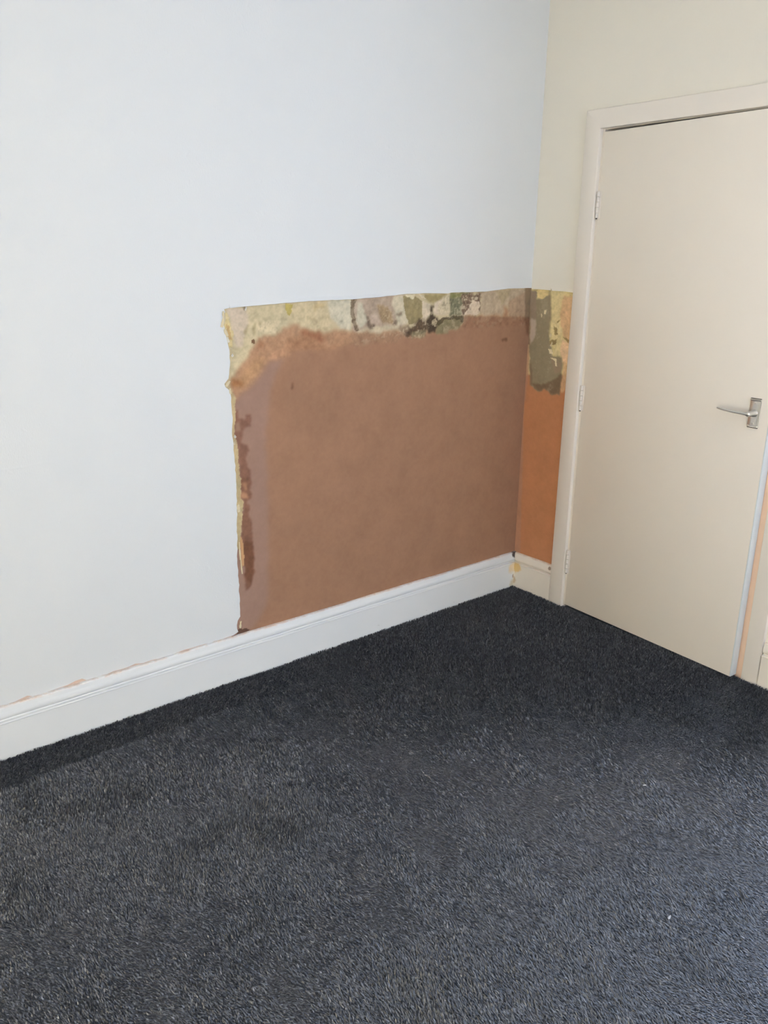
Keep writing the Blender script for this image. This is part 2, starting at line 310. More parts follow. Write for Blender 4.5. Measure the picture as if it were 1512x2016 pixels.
 ((122, 88, 73),3,3,1.6,0,0.92,[(-1.4747,0.7694),(-1.433,0.7629),(-1.431,0.6884),(-1.4463,0.6761),(-1.4377,0.6446),(-1.4462,0.6371),(-1.433,0.5952),(-1.4323,0.5276),(-1.4271,0.4893),(-1.4303,0.4052),(-1.4423,0.3573),(-1.4666,0.341),(-1.4723,0.3647),(-1.47,0.4208),(-1.4749,0.4996),(-1.4776,0.5917),(-1.4728,0.627),(-1.4641,0.6404),(-1.4653,0.6884),(-1.4746,0.6989)]),
 ((106, 73, 57),6,3,1.3,0,0.9,[(-1.4685,0.5351),(-1.4325,0.5215),(-1.434,0.4124),(-1.4423,0.3573),(-1.4648,0.385),(-1.4683,0.4204),(-1.4717,0.4989)]),
 ((178, 160, 128),2,2,1.4,0,1,[(-1.5011,1.0914),(-1.4887,1.0699),(-1.4782,1.0467),(-1.4832,1.0214),(-1.4836,0.9694),(-1.491,0.9352),(-1.4809,0.8987),(-1.4766,0.8626),(-1.4762,0.8267),(-1.4763,0.7329),(-1.5001,0.7368),(-1.4996,0.9187),(-1.5016,1.0403)]),
 ((176, 160, 128),2,2,1.4,0,1,[(-1.4937,0.7723),(-1.4731,0.7691),(-1.4731,0.6956),(-1.4657,0.6795),(-1.4696,0.6264),(-1.4778,0.5857),(-1.4813,0.5439),(-1.4861,0.5082),(-1.5058,0.5063)]),
 ((186, 146, 110),2,2,2.6,0,1,[(-1.4821,0.5623),(-1.4734,0.5361),(-1.4692,0.4394),(-1.481,0.4359),(-1.4841,0.517)]),
 ((170, 128, 103),4,3,2.2,0,1,[(-1.4723,0.7147),(-1.4498,0.7095),(-1.4473,0.6912),(-1.4731,0.6956)]),
 ((156, 116, 92),4,3,2.2,0,1,[(-1.474,0.7488),(-1.4468,0.743),(-1.4478,0.718),(-1.459,0.7229),(-1.4679,0.7405)]),
 ((112, 84, 66),3,2,1,0,1,[(-0.181,1.1837),(-0.139,1.1904),(-0.1377,1.1746),(-0.1696,1.1746)]),
 ((116, 86, 68),3,1,1.2,0,1,[(-1.2519,1.0801),(-1.2432,1.0848),(-1.2461,1.0543),(-1.2545,1.0604)]),
 ((116, 94, 77),7,2,0.6,0,0.8,[(-0.0436,1.3996),(0.0092,1.3992),(0.009,1.2685),(-0.0305,1.264)]),
 ((108, 78, 60),8,3,1,0,0.8,[(-0.0355,1.2699),(0.018,1.2683),(0.0273,1.1771),(-0.0151,1.1966)]),
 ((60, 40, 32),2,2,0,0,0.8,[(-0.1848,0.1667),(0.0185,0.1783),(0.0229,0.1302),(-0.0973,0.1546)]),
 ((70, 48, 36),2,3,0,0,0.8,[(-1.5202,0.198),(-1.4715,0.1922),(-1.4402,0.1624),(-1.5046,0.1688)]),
 ((84, 69, 56),4,6,0.2,0.5,0.95,[(-0.6899,1.262),(-0.6593,1.2879),(-0.6165,1.2841),(-0.6044,1.2485),(-0.6287,1.2285),(-0.6919,1.2156),(-0.7198,1.2169),(-0.7156,1.2501)]),
 ((128, 112, 98),4,6,0.2,0.6,0.8,[(-0.7687,1.2572),(-0.7108,1.2653),(-0.6998,1.2444),(-0.7199,1.222),(-0.7548,1.2414)]),
 ((64, 52, 43),3,5,0.1,0.4,0.95,[(-0.592,1.3416),(-0.5793,1.3388),(-0.576,1.305),(-0.5515,1.286),(-0.5446,1.2568),(-0.5673,1.2313),(-0.6074,1.2329),(-0.6161,1.2724),(-0.5976,1.303)]),
 ((176, 162, 140),2,4,0.9,0.5,0.8,[(-0.5841,1.2818),(-0.5661,1.2864),(-0.5543,1.2677),(-0.5647,1.2549),(-0.5832,1.2608)]),
 ((128, 117, 92),4,3,1.6,0.15,1,[(-0.5436,1.2752),(-0.5027,1.2872),(-0.4926,1.2202),(-0.5634,1.2245),(-0.5639,1.2364)]),
 ((126, 116, 92),4,4,1.6,0.25,1,[(-0.5435,1.2799),(-0.4846,1.29),(-0.4122,1.2893),(-0.4124,1.2596),(-0.4325,1.2401),(-0.4817,1.2339),(-0.5559,1.2276),(-0.561,1.2595)]),
 ((138, 128, 104),5,4,1.7,0.4,0.8,[(-0.6925,1.2338),(-0.622,1.2387),(-0.6143,1.2253),(-0.6422,1.2056),(-0.6884,1.2129)]),
 ((74, 66, 50),2,3,1,0.1,0.85,[(-0.5579,1.2725),(-0.5364,1.2836),(-0.5182,1.2897),(-0.4105,1.2919),(-0.4087,1.2622),(-0.4262,1.2655),(-0.4307,1.2764),(-0.514,1.2803),(-0.5426,1.2588),(-0.5571,1.254)])]
ZONES_RIGHT = [
 ((192, 172, 124),3,3,0.5,0,1,[(0.0252,1.4016),(-0.2478,1.4052),(-0.282,1.0751),(-0.0147,0.938)]),
 ((188, 152, 116),4,4,0.6,0,1,[(-0.1815,1.3735),(-0.2451,1.3711),(-0.2731,1.0996),(-0.2233,1.1812),(-0.1909,1.2141),(-0.1725,1.2684),(-0.1681,1.3133)]),
 ((198, 178, 132),3,4,1,0.12,1,[(-0.1146,1.3935),(-0.1894,1.3911),(-0.1704,1.3558),(-0.1649,1.3131),(-0.173,1.2634),(-0.1852,1.2061),(-0.1824,1.1676),(-0.1941,1.1148),(-0.1612,1.1143),(-0.1492,1.17),(-0.1297,1.1993),(-0.117,1.3157)]),
 ((206, 172, 138),4,4,1,0,1,[(-0.1864,1.1935),(-0.2296,1.1817),(-0.2378,1.1011),(-0.2031,1.09),(-0.1878,1.1297)]),
 ((160, 108, 76),3,3,2,0,1,[(0.0172,1.0162),(-0.2909,1.0506),(-0.3046,0.9194),(-0.3882,0.1165),(0.0393,-0.0235)]),
 ((184, 150, 116),4,3,1,0,0.8,[(-0.2026,1.0951),(-0.2378,1.1011),(-0.2325,0.9922),(-0.2156,0.9639),(-0.2013,0.9752),(-0.2074,1.0464)]),
 ((152, 112, 92),6,2,2,0,0.8,[(0.0356,1.1495),(-0.0156,1.1538),(-0.0173,1.0739),(-0.0124,0.9651),(-0.0055,0.8772),(-0.0452,0.0042),(0.0393,-0.0235),(0.022,0.9883)]),
 ((125, 112, 90),2.5,3,3,0.08,1,[(0.0067,1.3894),(-0.0346,1.3883),(-0.0347,1.3501),(-0.1101,1.3708),(-0.121,1.2906),(-0.1195,1.2011),(-0.1477,1.1156),(-0.1973,1.1164),(-0.2045,1.0927),(-0.2026,1.0459),(-0.2017,0.9542),(-0.1497,0.9527),(-0.1103,0.9718),(-0.0843,0.9524),(-0.0349,0.9733),(-0.0213,1.0475),(-0.0121,1.1535),(-0.0065,1.2582)]),
 ((132, 112, 98),6,3,2.6,0,0.7,[(0.0171,1.3891),(-0.0315,1.3856),(-0.0383,1.2705),(-0.014,1.2326),(0.0045,1.2837)]),
 ((118, 96, 80),5,2,1.2,0,0.95,[(0.064,1.403),(0.005,1.3895),(-0.0156,1.1538),(-0.0033,1.1527),(0.0427,1.1489)]),
 ((163, 143, 127),4,3,3.2,0,1,[(-0.011,1.2663),(-0.039,1.2628),(-0.0446,1.2008),(-0.0191,1.154),(-0.0104,1.193)]),
 ((112, 92, 74),4,3,2,0,0.8,[(-0.0173,1.0739),(-0.0352,1.0704),(-0.0437,0.9744),(-0.0256,0.9776)]),
 ((136, 114, 94),4,3,2.8,0,0.7,[(-0.1354,1.104),(-0.1626,1.0989),(-0.1964,1.0919),(-0.1944,1.045),(-0.1681,1.0421),(-0.1516,1.0743)]),
 ((196, 172, 122),2,3,1.2,0,1,[(-0.0311,1.3894),(-0.1098,1.3921),(-0.097,1.369),(-0.065,1.3526),(-0.0373,1.3591)]),
 ((104, 84, 65),3,4,2,0.1,0.9,[(-0.0322,0.9839),(-0.0981,0.9917),(-0.1545,1.009),(-0.1916,1.0395),(-0.2009,1.0457),(-0.2017,0.9542),(-0.1497,0.9527),(-0.1103,0.9718),(-0.0843,0.9524)]),
 ((116, 98, 76),4,2,2.5,0,0.5,[(-0.0972,1.3854),(-0.1115,1.3909),(-0.1243,1.2908),(-0.1231,1.1988),(-0.1159,1.2034),(-0.1144,1.2903)]),
 ((200, 182, 148),1,1.5,3.8,0,1,[(-0.0825,1.2911),(-0.0858,1.3104),(-0.0975,1.311),(-0.0943,1.2904)]),
 ((200, 182, 148),1,1.5,3.8,0,1,[(-0.1197,1.1456),(-0.1382,1.1446),(-0.1467,1.1259),(-0.13,1.1257)]),
 ((200, 182, 148),1,1.5,3.8,0,1,[(-0.1316,1.1089),(-0.17,1.1087),(-0.1748,1.0767),(-0.1649,1.0757),(-0.1611,1.0974)]),
 ((122, 100, 64),2,3,0.4,0,0.85,[(-0.1426,1.2386),(-0.1574,1.2383),(-0.1635,1.2095),(-0.1474,1.2058)]),
 ((122, 100, 64),2,3,0.4,0,0.85,[(-0.1198,1.1805),(-0.1666,1.1945),(-0.156,1.168),(-0.1268,1.1591)]),
 ((122, 100, 64),2,3,0.4,0,0.85,[(-0.1919,1.204),(-0.2249,1.1964),(-0.2233,1.1812)]),
 ((122, 100, 64),2,3,0.4,0,0.85,[(-0.153,1.2672),(-0.1723,1.2709),(-0.1605,1.2575)]),
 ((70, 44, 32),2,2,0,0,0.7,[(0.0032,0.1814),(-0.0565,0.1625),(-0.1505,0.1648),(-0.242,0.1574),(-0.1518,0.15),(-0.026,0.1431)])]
PAPER_BACK = [(-1.5044,0.1729),(-1.5117,0.1996),(-1.5082,0.2313),(-1.4969,0.2465),(-1.4959,0.2847),(-1.4965,0.3808),(-1.4988,0.4423),(-1.4967,0.5349),(-1.4927,0.6254),(-1.4907,0.6981),(-1.4902,0.7718),(-1.493,0.8286),(-1.4945,0.8828),(-1.4985,0.9189),(-1.4949,0.9706),(-1.4964,1.0221),(-1.4983,1.0654),(-1.5016,1.0777),(-1.5163,1.0892),(-1.5196,1.0997),(-1.5035,1.1171),(-1.4958,1.1588),(-1.4952,1.2107),(-1.5052,1.2543),(-1.5097,1.2824),(-1.5173,1.3059),(-1.5125,1.3199),(-1.5053,1.3343),(-1.5088,1.3428),(-1.4888,1.3469),(-1.4298,1.3513),(-1.3562,1.3549),(-1.2744,1.3595),(-1.1777,1.3641),(-1.0993,1.3652),(-0.9889,1.3671),(-0.8634,1.3725),(-0.7416,1.382),(-0.6205,1.3844),(-0.5075,1.3817),(-0.4894,1.3848),(-0.297,1.3868),(-0.1543,1.3976),(-0.0543,1.398)]
PAPER_RIGHT = [(0.0067,1.3953),(-0.0452,1.3948),(-0.1114,1.3928),(-0.1152,1.3971),(-0.1213,1.391),(-0.1785,1.3909),(-0.2295,1.3875),(-0.2583,1.3875)]


# ------------------------------------------------------------------ structure: walls, ceiling, floor
random.seed(5); rng = np.random.default_rng(11)
D_HINGE, D_LATCH, D_TOP = -0.3251, -1.152, 1.995
OPEN0, OPEN1 = D_HINGE + 0.006, D_LATCH - 0.010

wall_back = link('wall_back', box(bmesh.new(), ROOM_X - 0.15, 0.15, 0.0, 0.15, -0.1, ROOM_Z + 0.1), M['plaster_base'])
tag(wall_back, 'long white papered wall with a large bare plaster patch low down', 'wall', kind='structure')
bm = bmesh.new()
box(bm, 0.0, 0.15, OPEN0 + 0.03, 0.0, -0.1, ROOM_Z + 0.1); box(bm, 0.0, 0.15, WIN2[1], OPEN1 - 0.03, -0.1, ROOM_Z + 0.1)
box(bm, 0.0, 0.15, ROOM_Y, WIN2[0], -0.1, ROOM_Z + 0.1); box(bm, 0.0, 0.15, WIN2[0], WIN2[1], -0.1, WIN2[2]); box(bm, 0.0, 0.15, WIN2[0], WIN2[1], WIN2[3], ROOM_Z + 0.1)
box(bm, 0.0, 0.15, OPEN1 - 0.03, OPEN0 + 0.03, D_TOP + 0.04, ROOM_Z + 0.1)
wall_right = tag(link('wall_right', bm, M['plaster_base']), 'warm-tinted papered wall that holds the flush door', 'wall', kind='structure')
tag(one_box('wall_left', M['warm_wall'], None, ROOM_X - 0.15, ROOM_X, ROOM_Y, 0.0, -0.1, ROOM_Z + 0.1), 'warm painted side wall opposite the door', 'wall', kind='structure')
bm = bmesh.new(); x0, x1, z0, z1 = WIN
box(bm, ROOM_X - 0.15, x0, ROOM_Y - 0.2, ROOM_Y, -0.1, ROOM_Z + 0.1); box(bm, x1, 0.15, ROOM_Y - 0.2, ROOM_Y, -0.1, ROOM_Z + 0.1)
box(bm, x0, x1, ROOM_Y - 0.2, ROOM_Y, -0.1, z0); box(bm, x0, x1, ROOM_Y - 0.2, ROOM_Y, z1, ROOM_Z + 0.1)
tag(link('wall_rear', bm, M['rear_wall']), 'wall behind the viewer with the window opening', 'wall', kind='structure')
tag(one_box('ceiling', M['ceiling'], None, ROOM_X, 0.0, ROOM_Y, 0.0, ROOM_Z, ROOM_Z + 0.1), 'plain white ceiling above the room', 'ceiling', kind='structure')
bm = bmesh.new()
for a in ((x0, x0 + 0.05, z0, z1), (x1 - 0.05, x1, z0, z1), (x0 + 0.05, x1 - 0.05, z0, z0 + 0.06), (x0 + 0.05, x1 - 0.05, z1 - 0.05, z1), ((x0 + x1) / 2 - 0.025, (x0 + x1) / 2 + 0.025, z0 + 0.06, z1 - 0.05)):
    box(bm, a[0], a[1], ROOM_Y - 0.16, ROOM_Y - 0.10, a[2], a[3], 0.006)
tag(link('window_1', bm, M['window']), 'white framed window behind the viewer', 'window', kind='structure')
bm = bmesh.new(); y0, y1, z0, z1 = WIN2
for a in ((y0, y0 + 0.05, z0, z1), (y1 - 0.05, y1, z0, z1), (y0 + 0.05, y1 - 0.05, z0, z0 + 0.06), (y0 + 0.05, y1 - 0.05, z1 - 0.05, z1)):
    box(bm, 0.06, 0.12, a[0], a[1], a[2], a[3], 0.006)
tag(link('window_2', bm, M['window']), 'white framed window in the door wall beyond the right edge', 'window', kind='structure')
bm = bmesh.new()                                             # the unlit hall behind the door
box(bm, 1.0, 1.1, -1.6, 0.15, -0.1, ROOM_Z + 0.1); box(bm, 0.15, 1.0, 0.0, 0.15, -0.1, ROOM_Z + 0.1); box(bm, 0.15, 1.0, -1.6, -1.5, -0.1, ROOM_Z + 0.1)
box(bm, 0.15, 1.0, -1.5, 0.0, ROOM_Z, ROOM_Z + 0.1); box(bm, 0.15, 1.0, -1.5, 0.0, -0.1, 0.0)
tag(link('wall_hall', bm, M['rear_wall']), 'dim hall enclosure behind the door', 'wall', kind='structure')
floor = link('floor', box(bmesh.new(), ROOM_X, 0.15, ROOM_Y, 0.0, -0.1, 0.0), M['carpet_base'])
tag(floor, 'dark charcoal carpet covering the whole floor', 'carpet', kind='structure')

# wallpaper: one thin sheet per wall, cut along the torn outline
mapA = lambda u, v, d: (u, -d, v)
mapB = lambda u, v, d: (-d, u, v)
def ragged(pts, amp, step):
    out = []
    for (a, b) in zip(pts[:-1], pts[1:]):
        L = math.hypot(b[0] - a[0], b[1] - a[1]); n = max(1, int(L / step))
        for i in range(n):
            t = i / n; j = amp if i else amp * 0.3
            out.append((a[0] + (b[0] - a[0]) * t + random.uniform(-j, j), a[1] + (b[1] - a[1]) * t + random.uniform(-j, j)))
    return out + [pts[-1]]
TP = 0.003
side = ragged(PAPER_BACK[:29], 0.0018, 0.012); top = ragged(PAPER_BACK[28:], 0.0007, 0.02)
edgeA = side[:-1] + top
bottom = []; x = ROOM_X
while x < -1.52:
    dip = 0.007 if random.random() < 0.12 and x < -1.6 else 0.0
    bottom.append((x, 0.1785 + random.uniform(-0.0022, 0.0022) + dip)); x += random.uniform(0.012, 0.035)
paperA = [(ROOM_X, ROOM_Z)] + bottom + [(-1.515, 0.184)] + edgeA[1:] + [(-0.001, PAPER_BACK[-1][1]), (-0.001, ROOM_Z)]
link('wallpaper', sheet(paperA, mapA, TP), M['paper_back'], wall_back)
eB = [q for q in PAPER_RIGHT if q[0] < -0.004]
paperB = [(-TP, ROOM_Z), (-TP, 1.3952)] + ragged(eB, 0.0008, 0.015) + [(OPEN0 + 0.02, 1.3875), (OPEN0 + 0.02, 2.03), (OPEN1 - 0.02, 2.03), (OPEN1 - 0.02, 0.0), (WIN2[1], 0.0), (WIN2[1], ROOM_Z)]
link('wallpaper', sheet(paperB, mapB, TP), M['paper_right'], wall_right)

def lip(pts, mapf, mat, parent):
    bm = bmesh.new(); rows = []
    for (u, v) in pts:
        j = random.uniform(-0.0006, 0.0006)
        rows.append([bm.verts.new(mapf(u, v + a, d)) for a, d in ((0.012, TP + 0.0002), (0.006, TP + 0.0012 + j), (-0.0008, TP + 0.0036 + j), (-0.0012, TP + 0.0022 + j), (0.006, TP - 0.0002 + j), (0.012, TP - 0.001))])
    n = len(rows[0])
    for i in range(len(rows) - 1):
        for k2 in range(n): bm.faces.new((rows[i][k2], rows[i][(k2 + 1) % n], rows[i + 1][(k2 + 1) % n], rows[i + 1][k2]))
    bm.faces.new(rows[0]); bm.faces.new(list(reversed(rows[-1])))
    bmesh.ops.recalc_face_normals(bm, faces=bm.faces[:])
    return smooth(link('lifted_paper_edge', bm, mat, parent), 50)
lip(top[1:], mapA, M['paper_back'], wall_back)
lip([(-0.006, 1.3945)] + eB[:-1] + [(-0.2415, 1.3875)], mapB, M['paper_right'], wall_right)

# bare plaster: fine relief grids tinted zone by zone
def vnoise(U, V, scale, seed, oct=3):
    g = np.random.default_rng(seed); out = 0; amp = 1.0; tot = 0
    for o in range(oct):
        n = 256; T = g.random((n, n)); a = U * scale * 2 ** o + 37.1 * (o + 1); b = V * scale * 2 ** o + 17.7 * (o + 1)
        i = np.floor(a).astype(int); j = np.floor(b).astype(int); fa = a - i; fb = b - j
        fa = fa * fa * (3 - 2 * fa); fb = fb * fb * (3 - 2 * fb); i %= n; j %= n; i2 = (i + 1) % n; j2 = (j + 1) % n
        out = out + amp * ((T[i, j] * (1 - fa) + T[i2, j] * fa) * (1 - fb) + (T[i, j2] * (1 - fa) + T[i2, j2] * fa) * fb); tot += amp; amp *= 0.5
    return out / tot - 0.5
def inside(U, V, poly):
    r = np.zeros(U.shape, bool); n = len(poly)
    for i in range(n):
        x1_, y1_ = poly[i]; x2_, y2_ = poly[(i + 1) % n]
        if y1_ == y2_: continue
        c = ((y1_ > V) != (y2_ > V)); r ^= c & (U < (x2_ - x1_) * (V - y1_) / (y2_ - y1_) + x1_)
    return r
def blur(A, r):
    if r < 1: return A
    for ax in (0, 1):
        for _ in range(2):
            P = np.pad(A, [(r, r) if a == ax else (0, 0) for a in (0, 1)], mode='edge'); c = np.cumsum(P, axis=ax)
            c = np.concatenate([np.zeros_like(np.take(c, [0], ax)), c], ax); n = A.shape[ax]
            A = (np.take(c, np.arange(2 * r + 1, 2 * r + 1 + n), ax) - np.take(c, np.arange(0, n), ax)) / (2 * r + 1)
    return A
def relief(name, zones, u0, u1, v0, v1, step, illum, base, mapf, parent, seed):
    us = np.arange(u0, u1 + step / 2, step); us[-1] = u1; vs = np.arange(v0, v1 + step / 2, step)
    U, V = np.meshgrid(us, vs, indexing='ij')
    col = np.empty(U.shape + (3,)); col[:] = lin(base); H = np.full(U.shape, 0.2)
    wx = vnoise(U, V, 45, seed); wy = vnoise(U, V, 45, seed + 1); fx = vnoise(U, V, 170, seed + 2, 2); fy = vnoise(U, V, 170, seed + 3, 2)
    sp = 0.6 * vnoise(U, V, 95, seed + 4, 4) + 0.55 * vnoise(U, V, 22, seed + 7, 2); sm = vnoise(U, V, 70, seed + 5, 3); lg = vnoise(U, V, 14, seed + 6, 3)
    spf = 0.55 * vnoise(U, V, 150, seed + 8, 2) + 0.40 * vnoise(U, V, 40, seed + 9, 2); spc = sp
    for (c, soft, warp, h, spk, mix, poly) in zones:
        sp = spf if spk >= 0.3 else spc
        w = warp * 0.001
        m = inside(U + (wx * 3.6 + fx * 2.2) * w, V + (wy * 3.6 + fy * 2.2) * w, poly).astype(float)
        m = blur(m, int(round(soft * 0.0011 / step / 2)))
        a = (m * mix)[..., None]
        q = 1.0 if h < 1.9 else 0.25
        cc = lin(c) * (1 + (0.42 * sm + 0.40 * spf) [..., None] * q + 0.16 * lg[..., None])
        if spk > 0:
            k1 = np.clip((sp - 0.08) * 14, 0, 1)[..., None] * spk; k2 = np.clip((-sp - 0.10) * 14, 0, 1)[..., None] * spk
            cc = cc * (1 - k2 * 0.55) + k1 * (lin((208, 196, 176)) - cc) * 0.8
        col = col * (1 - a) + cc * a; H = H * (1 - m) + (h + 0.7 * sm * q + 0.06 * lg + (spk * sp * 1.5)) * m
    col = np.clip(col / np.asarray(illum), 0.01, 0.9)
    H = H * 0.001 + 0.0004
    nu, nv = U.shape; P = np.empty((nu * nv, 3)); x, y, z = mapf(U.ravel(), V.ravel(), H.ravel()); P[:, 0] = x; P[:, 1] = y; P[:, 2] = z
    idx = np.arange(nu * nv).reshape(nu, nv); q = np.stack([idx[:-1, :-1], idx[1:, :-1], idx[1:, 1:], idx[:-1, 1:]], -1).reshape(-1, 4)
    me = bpy.data.meshes.new(name); nq = len(q)
    me.vertices.add(len(P)); me.vertices.foreach_set('co', P.ravel().astype(np.float32))
    me.loops.add(nq * 4); me.loops.foreach_set('vertex_index', q.ravel().astype(np.int32))
    me.polygons.add(nq); me.polygons.foreach_set('loop_start', np.arange(0, nq * 4, 4, dtype=np.int32))
    me.polygons.foreach_set('use_smooth', np.ones(nq, bool)); me.update()
    at = me.color_attributes.new('tint', 'FLOAT_COLOR', 'POINT')
    at.data.foreach_set('color', np.concatenate([col.reshape(-1, 3), np.ones((nu * nv, 1))], 1).ravel().astype(np.float32))
    return link(name, me, M['bare'], parent)
relief('bare_plaster', ZONES_BACK, -1.535, 0.0, 0.150, 1.41, 0.0027, (1.03, 1.05, 1.12), (186, 172, 146), mapA, wall_back, 3)
relief('bare_plaster', ZONES_RIGHT, -0.262, 0.0, 0.150, 1.41, 0.0025, (0.82, 0.78, 0.74), (192, 172, 124), mapB, wall_right, 21)
# left strip of bare wall under the ragged lower edge of the paper is the plaster base itself

# torn paper flakes curling off the edge of the patch
def flake(u, v, w, h, curl, rot, mat, mapf, parent):
    bm = bmesh.new(); n = 6; rows = []
    ca, sa = math.cos(rot), math.sin(rot)
    pr = [random.uniform(0.7, 1.15) for _ in range(n + 1)]
    for i in range(n + 1):
        t = i / n; r = []
        for s in (-1, 0, 1):
            a = s * w / 2 * pr[i] * (1 - 0.55 * abs(t - 0.4)); b = (t - 0.5) * h
            d = 0.0028 + curl * (t ** 2) + 0.0012 * (s == 0)
            r.append(bm.verts.new(mapf(u + a * ca - b * sa, v + a * sa + b * ca, d)))
        rows.append(r)
    for i in range(n):
        for j in range(2): bm.faces.new((rows[i][j], rows[i][j + 1], rows[i + 1][j + 1], rows[i + 1][j]))
    ret = bmesh.ops.extrude_face_region(bm, geom=bm.faces[:])
    for g in ret['geom']:
        if isinstance(g, bmesh.types.BMVert):
            x, y, z = mapf(0, 0, 0.0007); g.co += Vector((x, y, z))
    bmesh.ops.recalc_face_normals(bm, faces=bm.faces[:])
    return smooth(link('paper_flake', bm, mat, parent), 60)
FL = [(-1.512, 1.325, .010, .024, .004, 0.2, 1), (-1.516, 1.300, .014, .03, .005, -0.3, 1), (-1.506, 1.268, .012, .026, .004, 0.5, 1), (-1.500, 1.245, .009, .02, .004, 0.4, 0),
      (-1.487, 1.193, .012, .012, .006, 0.9, 0), (-1.430, 1.343, .016, .008, .004, 1.2, 0), (-1.508, 1.100, .012, .022, .006, -0.6, 1), (-1.500, 1.075, .008, .02, .004, 0.2, 1),
      (-1.490, 0.918, .010, .014, .008, 0.9, 0), (-1.492, 0.895, .008, .012, .005, 0.1, 1), (-1.486, 0.66, .012, .03, .004, 0.1, 1), (-1.488, 0.50, .006, .07, .004, 0.05, 1), (-1.484, 0.44, .006, .06, .004, 0.1, 1), (-1.498, 0.215, .009, .03, .006, 0.0, 1)]
for (u, v, w, h, c, r, m) in FL: flake(u, v, w, h, c, r, M['flake'] if m else M['flake_white'], mapA, wall_back)
for (u, v, w, h, c, r) in [(-0.071, 1.285, .007, .016, .004, .1), (-0.128, 1.205, .012, .018, .004, .3), (-0.138, 1.168, .010, .022, .006, .6), (-0.116, 1.392, .006, .012, .006, 0)]:
    flake(u, v, w, h, c, r, M['flake'], mapB, wall_right)

# ------------------------------------------------------------------ skirting boards
PROF = [(0.0, 0.0), (0.0215, 0.0), (0.0215, 0.1225), (0.0235, 0.1240), (0.0240, 0.1265), (0.0228, 0.1290), (0.0195, 0.1298), (0.0120, 0.1305), (0.0108, 0.1330), (0.0120, 0.1358), (0.0160, 0.1372), (0.0190, 0.1410), (0.0200, 0.1465), (0.0194, 0.1530),
        (0.0175, 0.1590), (0.0160, 0.1640), (0.0155, 0.1690), (0.0140, 0.1735), (0.0115, 0.1756), (0.0075, 0.1764), (0.0, 0.1764)]
def wob(s, k): return 0.0007 * math.sin(s * 9.1 + k) + 0.0005 * math.sin(s * 23.7 + 2 * k)
pa = np.linspace(ROOM_X + 0.001, -0.0015, 150)
bb = link('baseboard_back', sweep(PROF, pa, lambda s, a, z: (s, -a - (wob(s, 1) if 0 < a else 0), z + (wob(s, 2) if z > 0.15 else 0))), M['skirt_back'])
smooth(bb, 28); tag(bb, 'white moulded skirting board along the papered wall', 'skirting board', kind='structure')
br = link('baseboard_right', sweep(PROF, np.linspace(-0.0225, -0.2425, 14), lambda s, a, z: (-a, s, z + (wob(s, 3) if z > 0.15 else 0))), M['skirt_right'])
smooth(br, 28); tag(br, 'short warm-tinted skirting board between the corner and the door frame', 'skirting board', kind='structure')
# filler that closes the scribed joint above the corner of the two boards
cap = [(0.0, 0.1225), (0.0205, 0.1225), (0.0225, 0.126), (0.0120, 0.1310), (0.0120, 0.1355), (0.0185, 0.141), (0.0185, 0.152), (0.0150, 0.164), (0.0115, 0.1745), (0.0, 0.1755)]
link('joint_filler', sweep(cap, [-0.0145, -0.0224], lambda s, a, z: (-a, s, z)), M['skirt_right'], br)
br2 = link('baseboard_side', sweep(PROF, np.linspace(-1.2405, ROOM_Y + 0.001, 60), lambda s, a, z: (-a, s, z)), M['skirt_right'])
smooth(br2, 28); tag(br2, 'warm-tinted skirting board on the far side of the door', 'skirting board', kind='structure')

# ------------------------------------------------------------------ door frame
trim = bpy.data.objects.new('trim_1', None); C.objects.link(trim); trim.location = (0, D_HINGE, 0)
tag(trim, 'warm-tinted architrave and jambs around the flush door', 'door frame', kind='structure')
def tchild(name, mat, *a, **k):
    o = one_box(name, mat, trim, *a, **k); o.matrix_parent_inverse = Matrix.Translation((0, -D_HINGE, 0)); return smooth(o, 40)
AX = -0.0215; AIN = D_HINGE + 0.012; AOUT = AIN + 0.071; LIN_ = D_LATCH - 0.024; LOUT = LIN_ - 0.061; HB, HT = 2.001, 2.072
def arch(pts):
    bm = prism(pts, mapB, -AX, 0.0)
    es = [e for e in bm.edges if all(abs(v.co.x - AX) < 1e-6 for v in e.verts) and not (abs(e.verts[0].co.y - e.verts[1].co.y) > 0.01 and abs(e.verts[0].co.z - e.verts[1].co.z) > 0.01)]
    bmesh.ops.bevel(bm, geom=es, offset=0.003, segments=2, profile=0.5, affect='EDGES')
    o = link('architrave', bm, M['joinery'], trim); o.matrix_parent_inverse = Matrix.Translation((0, -D_HINGE, 0)); return smooth(o, 50)
arch([(AIN, 0.0), (AOUT, 0.0), (AOUT, HT), (AIN, HB)]); arch([(LIN_, 0.0), (LOUT, 0.0), (LOUT, HT), (LIN_, HB)]); arch([(AIN, HB), (AOUT, HT), (LOUT, HT), (LIN_, HB)])
tchild('jamb', M['joinery'], -0.003, 0.14, OPEN0 - 0.0035, OPEN0 + 0.03, 0.0, D_TOP + 0.035, bevel=0.001)
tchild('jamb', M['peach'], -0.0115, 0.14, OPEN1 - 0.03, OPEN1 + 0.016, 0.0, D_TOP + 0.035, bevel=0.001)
tchild('head_jamb', M['joinery'], -0.003, 0.14, OPEN1 + 0.0165, OPEN0 - 0.004, D_TOP + 0.004, D_TOP + 0.035, bevel=0.001)
tchild('door_stop', M['joinery'], 0.046, 0.07, OPEN0 - 0.016, OPEN0 - 0.0035, 0.0, D_TOP + 0.004)
tchild('door_stop', M['joinery'], 0.046, 0.07, OPEN1 + 0.0165, OPEN1 + 0.03, 0.0, D_TOP + 0.004)

